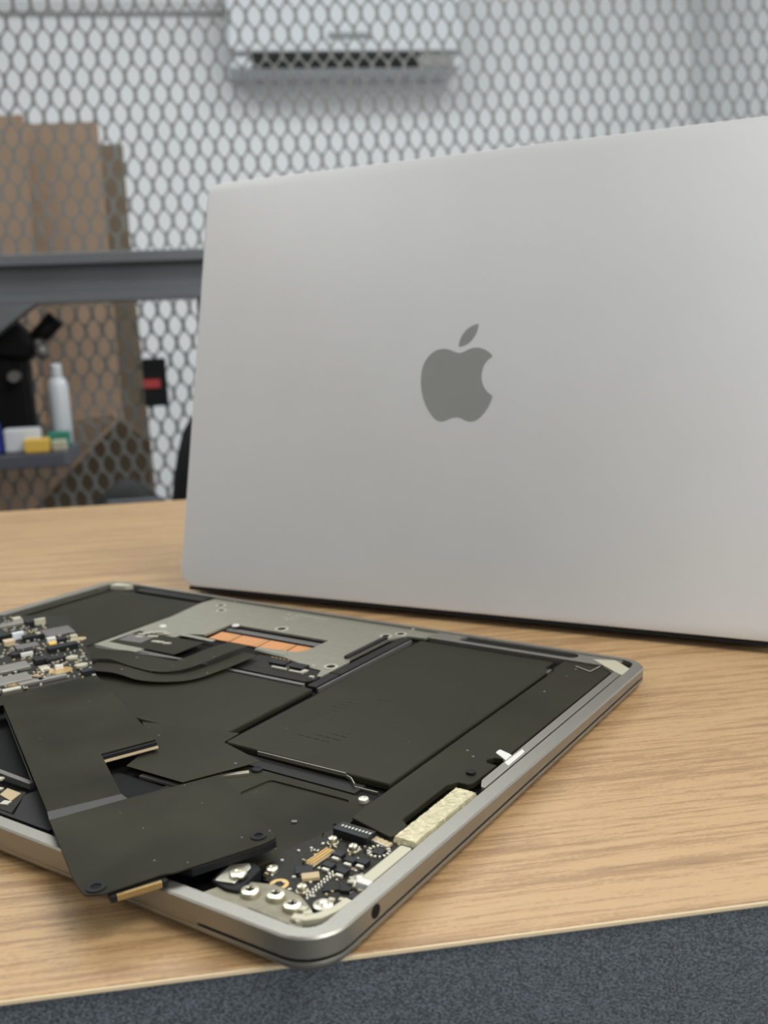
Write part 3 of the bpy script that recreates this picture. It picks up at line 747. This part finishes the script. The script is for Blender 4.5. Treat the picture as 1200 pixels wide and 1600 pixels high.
# clusters of tiny parts
def scatter(par, z, items, name, m):
    b = MB()
    for px, w_, d_, h, r in items: b.rbox(px, w_, d_, h, z, r)
    o = b.build(name, m, par); o['kind'] = 'stuff'; return o
random.seed(21)
it = []
for k in range(10):       # row of small capacitors along the diagonal
    t = k/9; a_ = (-17.01, 17.59); b_ = (-17.7, 28.76)
    for s in (-.75, .55): it.append(((a_[0]*(1-t)+b_[0]*t+s*.7, a_[1]*(1-t)+b_[1]*t-s*.8), .85, .42, .45, .75+PI/2))
scatter(iob, ZB, it, 'capacitor_row', 'solder')
it = []
c_ = (-13.66, 43.18)
for k in range(14):
    a = 2*PI*k/14; it.append(((c_[0]+2.7*math.cos(a), c_[1]+2.7*math.sin(a)), .8, .6, .5, a))
scatter(iob, ZB, it, 'capacitor_ring', 'solder')
for px in ((-17.83, 47.63), (-16.25, 47.38), (-14.68, 47.13), (-13.13, 46.88)):
    o = chip(px, 1.5, 1.9, .8, .1, 'ceramic', 'capacitor'); MB().rbox((px[0], px[1]-1.15), 1.5, .4, .8, ZB).build('terminal', 'solder', o)
o = MB().lathe((-10.54, 30.1), [(2.3, ZB), (2.3, ZB+.25), (1.5, ZB+.5), (.8, ZB+1.0), (.3, ZB+1.05)], 18).build('antenna_socket', 'solder', iob)
o = MB().lathe((-11.88, 17.08), [(2.4, ZB), (2.4, ZB+.25), (1.6, ZB+.5), (.9, ZB+1.1), (.3, ZB+1.15)], 18).build('antenna_socket', 'solder', iob)
for px in ((-11.63, 27.85), (-9.41, 26.86), (-7.39, 26.1), (-11.12, 19.33), (-9.02, 20.53), (-7.32, 19.98)):
    o = chip(px, 1.5, 1.2, .7, .2, 'cream', 'capacitor')
it = []
for k in range(150):
    x = random.uniform(-33, -7); y = random.uniform(18, 49)
    if x > -10 and y > 26: continue
    it.append(((x, y), random.choice((.5, .7, .9)), random.choice((.4, .6)), .4, random.choice((0, PI/2, .7))))
scatter(iob, ZB, it[::2], 'small_capacitors', 'solder'); scatter(iob, ZB, it[1::3], 'small_resistors', 'ceramic')
# left end of the board: ring terminal and gold-rimmed hole
x_, y_ = (-31.99, 22.65); screw(iob, x_, y_, 6.9, 1.6, 1.4, 'screw', 'screw')
x_, y_ = (-26.61, 18.8)
n_ = 18
MB().ring([(x_+2.4*math.cos(2*PI*k/n_), y_+2.4*math.sin(2*PI*k/n_)) for k in range(n_)], [(x_+1.35*math.cos(2*PI*k/n_), y_+1.35*math.sin(2*PI*k/n_)) for k in range(n_)], 6.9, 7.25).build('gold_ring', 'gold', iob)
bevel(MB().poly(fillet([(-32.13, 21.03), (-24.86, 25.12), (-14.23, 18.92), (-19.96, 16.91), (-27.79, 17.54)], .5), 6.45, 6.88).build('board_tongue', 'pcb', iob), .0001)

# --- corner bracket with three screws, grey hinge foot, gasket
bevel(MB().poly(fillet([(-40, 4.2), (-10.8, 4.2), (-9.6, 6.4), (-11.6, 12.8), (-18, 16.3), (-26, 17), (-33, 14.6), (-37, 11)], 1.2), FZ, 8.35).build('corner_bracket', 'steelplate', lap), .0003)
for px in ((-28.71, 10.77), (-22.31, 12.54), (-16.21, 11.16)):
    o = screw(lap, px[0], px[1], 8.36, 2.35, 1.3, 'bracket_screw', 'screw', 0, 22)
    b_ = MB(); b_.rbox(px, 2.0, .5, .06, 9.66, .5); b_.rbox(px, .5, 2.0, .06, 9.66, .5); b_.build('cross_slot', 'dark', o)
bevel(MB().poly(fillet([(-40.07, 9.53), (-41.67, 16.31), (-36.19, 21.11), (-32.8, 19.59), (-31.09, 9.17), (-34.54, 8.48)], .6), 6.0, 9.2).build('hinge_block', 'rubber', lap), .0004)
o = bevel(MB().poly(fillet([(-38.81, 9.34), (-40.17, 16.56), (-36.55, 19.62), (-34.74, 18.25), (-33.61, 10.66)], .6), 9.21, 9.7).build('hinge_foot', 'steel', lap), .0002)
px = (-35.2, 13.87); screw(o, px[0], px[1], 9.71, 2.2, .9, 'screw', 'screw', 0, 20)
gp = [(-13.6, 7.6), (-10.2, 8.6), (-8.2, 11.0), (-6.6, 15.0), (-6.0, 19.6)]
def gasket():
    L_ = []; R_ = []
    for i, p in enumerate(gp):
        a = Vector(gp[max(0, i-1)]); b = Vector(gp[min(len(gp)-1, i+1)]); d = (b-a).normalized(); n = Vector((-d.y, d.x))
        L_.append(tuple(Vector(p)+n*1.15)); R_.append(tuple(Vector(p)-n*1.15))
    bevel(MB().poly(L_+R_[::-1], 7.3, 9.3).build('corner_gasket', 'cream', lap), .0004, 3)
gasket()
o = MB()
for px in ((-13.38, 11.36), (-11.26, 10.54), (-10.97, 8.98), (-9.57, 9.78), (-11.37, 7.62)): o.rbox(px, 2.0, 1.6, .9, 8.2, random.uniform(0, 1))
o.build('glue_residue', 'cream', lap)
strip('bracket_seam', [(-23.66, 4.36), (-11.34, 3.98)], .03, .22, .05, 'dark')

# --- hinge-side left bay with small antenna board
strip('bay_rail', [(-165.28, 25.75), (-128.37, 24.38)], -1.6, 1.7, 1.6, 'chipgrey')
ab = bevel(MB().poly([(-149.82, 15.24), (-126.06, 21.13), (-118.67, 10.32), (-141.74, 9.83)], 5.6, 6.7).build('antenna_board', 'pcb', lap), .0002)
o = MB().poly([(-131.51, 15.78), (-133.13, 19.64), (-126.49, 19.46), (-124.95, 14.75)], 6.71, 6.95).build('copper_pad', 'ceramic', ab)
MB().rbox((-125.25, 13.23), 2.6, 2.2, .4, 6.71, .3).build('capacitor', 'solder', ab)
MB().rbox((-140.69, 22.4), 2.2, 1.8, .6, 6.71, .3).build('capacitor', 'cream', ab)
MB().rbox((-134.88, 18.21), 1.8, 1.4, .4, 6.71, .3).build('capacitor', 'cream', ab)
bevel(MB().poly([(-125.06, 19.53), (-123.86, 23.63), (-95.65, 10.28), (-116.4, 9.14)], 5.5, 6.9).build('bay_cover', 'dark', lap), .0003)
strip('bay_edge', [(-139.57, 8.44), (-99.7, 8.79)], -2.4, 1.2, .8, 'dark')

# --- two flat ribbon cables crossing the middle
def ribbon(name, path, w_, m, parent=lap, t=.16, label=None):
    """flat cable: path of (x, y, z, heading of the width vector)"""
    v = []; f = []
    # smooth the path (Catmull-Rom)
    P = [Vector(p) for p in path]; S = []
    for i in range(len(P)-1):
        p0, p1, p2, p3 = P[max(i-1, 0)], P[i], P[i+1], P[min(i+2, len(P)-1)]
        for k in range(7):
            s = k/7; S.append(.5*((2*p1)+(p2-p0)*s+(2*p0-5*p1+4*p2-p3)*s*s+(3*p1-p0-3*p2+p3)*s**3))
    S.append(P[-1])
    for i, p in enumerate(S):
        a = S[max(0, i-1)]; b = S[min(len(S)-1, i+1)]
        d = Vector((b.x-a.x, b.y-a.y, 0)).normalized(); n = Vector((-d.y, d.x, 0))
        l, r = Vector(p[:3])+n*w_/2, Vector(p[:3])-n*w_/2
        v += [tuple(l), tuple(r), (r.x, r.y, r.z-t), (l.x, l.y, l.z-t)]
    for i in range(len(S)-1):
        for k in range(4): f.append((4*i+k, 4*i+(k+1) % 4, 4*i+4+(k+1) % 4, 4*i+4+k))
    f += [(0, 3, 2, 1), tuple(4*(len(S)-1)+k for k in range(4))]
    o = raw(name, v, f, m, parent, True, .001); e = o.modifiers.new('s', 'EDGE_SPLIT'); e.split_angle = .8
    return o
ribbon('ribbon_cable', [(*(-193.7, 102.74), 9.6), (*(-177.9, 105.43), 10.2), (*(-162.59, 106.16), 9.3), (*(-151.44, 113.95), 8.6), (*(-148.4, 126.94), 8.6), (*(-147.15, 146.71), 8.6)], 9.5, 'cover')
ribbon('ribbon_cable', [(*(-203.94, 111.51), 10.2), (*(-190.8, 115.43), 11.0), (*(-174.6, 114.27), 10.6), (*(-163.12, 115.99), 10.0), (*(-158.77, 125.18), 10.2), (*(-157.9, 140.03), 10.4), (*(-157.96, 152.65), 9.4)], 11.5, 'cover')
strip('seam_line', [(-216.84, 125.64), (-168.58, 131.22)], -.7, 1.0, .5, 'chipgrey')

# ================================================================ loose logic board with its black shields
lg = thing('logic_board', 'loose logic board with black shield plates, pulled out across the opened laptop', 'circuit board', (0, 0, TZ+.0003), (0, 0, -TH))
LZ = 10.4
pcbP = [(-311.53, 119.27), (-292.14, 132.01), (-259.69, 145.1), (-233.36, 129.31), (-218.53, 121.49), (-180.91, 95.12), (-195.02, 62.02), (-203.08, 43.83)]
pcb = MB().poly(pcbP[::-1], LZ-1.0, LZ).build('circuit_board', 'pcb', lg)
def lc(px, w_, d_, h, m='chip', name='chip', r=None, bv=.00015): return bevel(MB().rbox(px, w_, d_, h, LZ+.01, LR if r is None else r).build(name, m, pcb), bv, 2)
LR = 1.1583
for args in (((-241.45, 125.37), 20, 19, 1.0, 'chipgrey', 'chip'), ((-263.03, 129.32), 13, 9, 2.4, 'chip', 'inductor'), ((-255.16, 108.77), 22, 8, 2.6, 'chip', 'inductor'), ((-243.85, 114.28), 14, 7, 2.2, 'chip', 'inductor'),
             ((-236.14, 105.04), 15, 9, 1.2, 'chipgrey', 'chip'), ((-228.71, 97.51), 15, 5, 1.6, 'chip', 'connector'), ((-217.77, 82.03), 26, 14, 1.4, 'can', 'shield_can'), ((-206.29, 72.5), 30, 15, 1.2, 'can', 'shield_can'),
             ((-214.19, 94.93), 8, 8, 2.0, 'chip', 'inductor'), ((-210.57, 99.37), 13, 7, 1.6, 'dark', 'chip'), ((-220.18, 111.0), 20, 7, 2.0, 'chip', 'connector'), ((-229.36, 118.07), 7, 5, 1.6, 'chip', 'chip'),
             ((-184.9, 94.49), 8, 5, 1.8, 'chip', 'chip'), ((-195.61, 76.39), 15, 5, 1.4, 'can', 'shield_can'), ((-192.26, 83.56), 17, 5, 1.4, 'can', 'shield_can'), ((-196.62, 68.26), 11, 4, 1.0, 'solder', 'chip'),
             ((-246.25, 103.54), 7, 7, 2.4, 'tan', 'coil'), ((-226.03, 110.48), 5, 6, 2.2, 'yellow', 'yellow_connector'), ((-199.95, 92.89), 5, 2.6, 1.8, 'white', 'capacitor'), ((-204.74, 89.43), 6, 7, 1.4, 'solder', 'spring_contact'),
             ((-271.04, 120.34), 26, 8, 1.6, 'can', 'shield_can'), ((-272.84, 127.28), 6, 5, 2.6, 'cream', 'capacitor'), ((-250.69, 111.55), 8, 4, 3.0, 'whitep', 'capacitor'), ((-227.02, 98.01), 8, 4, 1.6, 'white', 'capacitor'),
             ((-259.85, 130.2), 8, 2.4, 3.0, 'cream', 'capacitor'), ((-242.7, 116.15), 3, 3, 2.8, 'cream', 'capacitor'), ((-227.64, 122.89), 5, 4, 1.8, 'cream', 'capacitor'), ((-230.76, 113.61), 6, 4, 2.8, 'white', 'capacitor')):
    lc(args[0], args[1]*.62, args[2]*.62, args[3], args[4], args[5])
def disc(px, rx, ry, h, m, name):
    n = 20; B = MB(); c, s = math.cos(LR), math.sin(LR)
    B.poly([(px[0]+rx*math.cos(2*PI*k/n)*c-ry*math.sin(2*PI*k/n)*s, px[1]+rx*math.cos(2*PI*k/n)*s+ry*math.sin(2*PI*k/n)*c) for k in range(n)], LZ+.01, LZ+h)
    return B.build(name, m, pcb)
disc((-197.86, 91.96), 4.6, 4.2, .25, 'gold', 'gold_pad'); disc((-201.72, 84.28), 2.2, 1.8, .2, 'gold', 'gold_pad')
disc((-203.13, 73.28), 4.0, 3.4, .25, 'gold', 'gold_pad'); disc((-224.86, 122.96), 3.6, 2.6, .3, 'ceramic', 'gold_pad')
disc((-206.02, 104.05), 2.6, 1.9, .9, 'cream', 'round_contact'); disc((-194.54, 99.39), 2.6, 1.9, .9, 'cream', 'round_contact')
random.seed(5); it = []
for k in range(330):
    a_, b_ = random.random(), random.random()
    q0 = Vector(pcbP[1])*(1-a_)+Vector(pcbP[3])*a_; q1 = Vector(pcbP[6])*(1-a_)+Vector(pcbP[5])*a_
    q = q0*(1-b_)+q1*b_
    it.append(((q.x, q.y), random.choice((.6, .9, 1.4)), random.choice((.6, .8)), random.choice((.5, .7)), LR+random.choice((0, PI/2))))
scatter(pcb, LZ+.01, it[:230], 'small_capacitors', 'solder'); scatter(pcb, LZ+.01, it[230:280], 'small_resistors', 'ceramic'); scatter(pcb, LZ+.01, it[280:], 'small_chips', 'chip')
# black shield plates: upper plate, sloping fold, end plate
Z1, Z2 = 11.6, 16.0
def platestrip():
    up = [(-199.75, 36.88), (-192.67, 60.48), (-177.88, 92.98), (-165.49, 86.9), (-111.3, 60.14), (-118.46, 43.63), (-91.26, 27.49), (-101.39, 9.82), (-125.32, 23.05), (-184.22, 55.71), (-193.06, 32.64)]
    o = bevel(MB().poly(up[::-1], Z1-.45, Z1).build('shield_plate', 'cover2', lg), .00012)
    a0, a1 = (-101.39, 9.82), (-91.26, 27.49)
    b0, b1 = (-95.21, 5.72), (-86.02, 25.0)
    v = [(*a0, Z1), (*a1, Z1), (*b1, 12.6), (*b0, 12.6)]; v += [(x, y, z-.45) for x, y, z in v]
    raw('fold', v, [(0, 1, 2, 3), (7, 6, 5, 4), (0, 4, 5, 1), (1, 5, 6, 2), (2, 6, 7, 3), (3, 7, 4, 0)], 'fold', lg, False, .001)
platestrip()
EZ = 12.6
endP = fillet([(-95.21, 5.72), (-86.02, 25.0), (-73.38, 49.22), (-60.69, 42.78), (-37.8, 30.86), (-35.11, 28.62), (-35.91, 24.54), (-46.1, 3.41), (-48.21, 1.25), (-54.03, -11.77), (-57.32, -14.25), (-64.13, -11.58)], [0, 0, .6, 3, .8, 1.2, 1.2, .8, .8, .8, 1, .5])
ep = bevel(MB().poly(endP[::-1], EZ-.5, EZ).build('end_plate', 'cover2', lg), .00015)
rimP = fillet([(-43.93, 7.26), (-35.7, 24.29), (-34.9, 28.37), (-37.8, 30.86), (-42.2, 29.94), (-42.64, 24.44), (-49.58, 6.43)], .6)
bevel(MB().poly(rimP[::-1], EZ-2.6, EZ-.52).build('rubber_bumper', 'rubber', lg), .0003)
for px, r in (((-39.46, 26.73), 2.1), ((-57.59, -10.6), 2.4)):
    n_ = 20
    o = MB().ring([(px[0]+r*math.cos(2*PI*k/n_), px[1]+r*math.sin(2*PI*k/n_)) for k in range(n_)], [(px[0]+r*.55*math.cos(2*PI*k/n_), px[1]+r*.55*math.sin(2*PI*k/n_)) for k in range(n_)], EZ+.01, EZ+.35).build('grommet', 'rubber', lg)
    MB().lathe(px, [(r*.52, EZ+.01), (r*.52, EZ+.08)], 16).build('hole', 'black', o)
ca, cb_ = (-53.37, -8.62), (-48.33, 0.84)
ang = math.atan2(cb_[1]-ca[1], cb_[0]-ca[0]); ln = math.hypot(cb_[0]-ca[0], cb_[1]-ca[1]); cc = ((ca[0]+cb_[0])/2, (ca[1]+cb_[1])/2)
o = bevel(MB().rbox(cc, ln+3, 3.4, 1.7, EZ-2.6, ang).build('edge_connector', 'rubber', lg), .0002)
def ctc():
    b = MB(); n = 20; dx, dy = math.cos(ang), math.sin(ang)
    qx, qy = math.sin(ang), -math.cos(ang)
    for k in range(n):
        s = (k-(n-1)/2)*ln/n
        b.rbox((cc[0]+dx*s+qx*1.5, cc[1]+dy*s+qy*1.5), ln/n*.62, 1.0, 1.45, EZ-2.3, ang)
    b.build('contact_pins', 'gold', o)
    MB().rbox((cc[0]+qx*1.3, cc[1]+qy*1.3), ln, .9, 1.2, EZ-2.35, ang).build('contact_bed', 'dark', o)
ctc()
# block under the notch, with its tan board edge
n0, n1 = (-118.98, 43.68), (-111.75, 60.16)
ang2 = math.atan2(n1[1]-n0[1], n1[0]-n0[0]); ln2 = math.hypot(n1[0]-n0[0], n1[1]-n0[1]); nc = ((n0[0]+n1[0])/2, (n0[1]+n1[1])/2)
nx_, ny_ = -math.sin(ang2), math.cos(ang2)
o = bevel(MB().rbox((nc[0]+nx_*.4, nc[1]+ny_*.4), ln2, 4.0, 1.3, 9.75, ang2).build('notch_block', 'rubber', lg), .0002)
MB().rbox((nc[0]-nx_*.2, nc[1]-ny_*.2), ln2, 4.6, .55, 9.15, ang2).build('board_edge', 'tan', lg)
b_ = MB()
for px in ((-117.73, 45.45), (-116.82, 46.47), (-116.47, 47.2)): b_.rbox(px, .9, .7, .5, 10.3, 0)
b_.build('tiny_parts', 'solder', lg)
o = strip('plate_edge', [(-185.17, 56.35), (-126.26, 23.49)], 0, .3, .3, 'edge', lg)
for vtx in o.data.vertices: vtx.co.z = vtx.co.z - 0.0  # stays on the plate's rim
MB().poly([(-189.8, 58.74), (-120.0, 21.04), (-106.73, 13.82), (-109.68, 26.65), (-134.73, 55.38), (-169.53, 76.3)], 10.2, 11.1).build('inner_board', 'pcb', lg)

# ================================================================ standing laptop, seen from behind
l2 = thing('standing_laptop', 'open silver laptop standing upright, back of its lid with emblem facing us', 'laptop', (-0.04745, 0.34694, TZ+.0003), (0, 0, -0.60998))
TILT = 0.238815
Ry = Matrix.Rotation(-TILT, 4, 'X')
def lidpart(o):
    o.matrix_local = Matrix.Translation((0, 0, .0050)) @ Ry
    return o
# lid local axes: x across, z up the lid, y = 0 outer face, +y inward
def lid2():
    n = 10
    prof = [(1.5, .0), (.35, .35), (0, 1.1), (0, 3.9), (.6, 4.3)]
    v = []; f = []
    R_ = [rrect(i, i, 312.6-i, 221.2-i, 9.5-min(i, 4), n, 2) for i, y in prof]; N = len(R_[0])
    for (i, y), R in zip(prof, R_): v += [(x, y, z) for x, z in R]
    for q in range(len(prof)-1):
        for k in range(N): f.append((q*N+k, q*N+(k+1) % N, (q+1)*N+(k+1) % N, (q+1)*N+k))
    f += [tuple(reversed(range(N))), tuple((len(prof)-1)*N+k for k in range(N))]
    o = raw('lid', v, f, 'alu_lid', l2, True, .001); e = o.modifiers.new('s', 'EDGE_SPLIT'); e.split_angle = .35
    lidpart(o)
    s = MB().box(4, 308, 4.32, 4.6, 12, 217).build('screen', 'screen', l2); lidpart(s)
    b = MB().box(6, 306.6, .9, 4.2, -1.8, -.05).build('lid_hinge_strip', 'rubber', l2); lidpart(b)
    body = [(155.86, 123.41), (157.05, 123.44), (158.15, 123.79), (159.42, 124.37), (160.70, 124.95), (161.97, 125.41), (163.26, 125.68), (164.43, 125.77), (165.53, 125.74), (166.85, 125.45), (168.17, 125.05), (169.37, 124.53), (170.50, 123.89), (171.44, 123.26), (172.26, 122.57), (173.24, 121.27), (172.25, 120.68), (171.40, 119.97), (170.56, 119.14), (169.90, 118.30), (169.21, 117.16), (168.77, 115.89), (168.47, 114.67), (168.29, 113.46), (168.24, 112.24), (168.32, 111.02), (168.59, 109.80), (168.93, 108.57), (169.46, 107.47), (170.04, 106.43), (170.81, 105.51), (171.64, 104.59), (172.39, 103.92), (173.13, 103.37), (174.46, 102.57), (173.95, 100.52), (173.30, 98.82), (172.56, 97.31), (171.76, 95.92), (170.82, 94.58), (169.80, 93.37), (168.72, 92.27), (167.67, 91.41), (166.55, 90.74), (165.47, 90.37), (164.31, 90.30), (163.14, 90.29), (162.01, 90.53), (160.87, 91.02), (159.64, 91.62), (158.63, 91.99), (157.63, 92.23), (156.64, 92.29), (155.65, 92.22), (154.47, 92.03), (153.37, 91.60), (152.28, 91.10), (151.11, 90.66), (149.99, 90.35), (148.80, 90.22), (147.58, 90.40), (146.41, 90.82), (145.34, 91.57), (144.26, 92.56), (142.94, 94.05), (141.67, 95.79), (140.45, 97.73), (139.35, 99.85), (138.53, 101.86), (137.83, 103.93), (137.34, 106.13), (136.98, 108.32), (136.83, 110.52), (136.74, 112.72), (136.89, 114.60), (137.17, 116.48), (137.67, 118.10), (138.32, 119.59), (139.17, 121.02), (140.18, 122.18), (141.46, 123.40), (142.75, 124.37), (144.06, 124.96), (145.38, 125.36), (146.85, 125.57), (148.39, 125.59), (149.75, 125.37), (151.10, 125.02), (152.26, 124.62), (153.50, 124.09), (154.66, 123.63)]
    leaf = [(155.81, 126.19), (155.67, 127.25), (155.74, 128.17), (155.98, 129.46), (156.37, 130.62), (157.00, 131.96), (157.85, 133.17), (158.89, 134.30), (160.01, 135.25), (161.27, 136.00), (162.54, 136.57), (163.69, 136.96), (164.97, 137.21), (165.05, 136.04), (164.93, 134.95), (164.68, 133.73), (164.24, 132.52), (163.61, 131.25), (162.84, 130.11), (161.87, 128.97), (160.82, 128.02), (159.75, 127.38), (158.60, 126.85), (157.18, 126.46)]
    for nm, P in (('emblem', body), ('emblem_leaf', leaf)):
        v = [(x, .02, z) for x, z in P]+[(x, -.05, z) for x, z in P]; n = len(P)
        o = raw(nm, v, [tuple(range(n)), tuple(range(2*n-1, n-1, -1))]+[(k, (k+1) % n, n+(k+1) % n, n+k) for k in range(n)], 'logo', l2, False, .001)
        lidpart(o)
lid2()
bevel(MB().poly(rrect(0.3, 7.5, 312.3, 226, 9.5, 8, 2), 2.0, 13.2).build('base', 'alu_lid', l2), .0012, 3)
MB().box(18, 295, 28, 128, 13.21, 13.4).build('keyboard_well', 'black', l2)
kb = MB()
for r in range(6):
    for c in range(14): kb.box(20+c*19.6, 37.4+c*19.6, 112-r*16.4, 126-r*16.4, 13.41, 13.9)
kb.build('keys', 'rubber', l2)['kind'] = 'stuff'
MB().box(92, 220, 140, 218, 13.21, 13.3).build('trackpad', 'alu_lid', l2)
for x in (25, 285):
    for y in (22, 210): MB().lathe((x, y), [(6, 0.05), (6, 1.95)], 16).build('foot', 'rubber', l2)
bevel(MB().box(20, 292, 6.2, 7.4, 2.6, 10.5).build('rear_vent', 'black', l2), .0003)
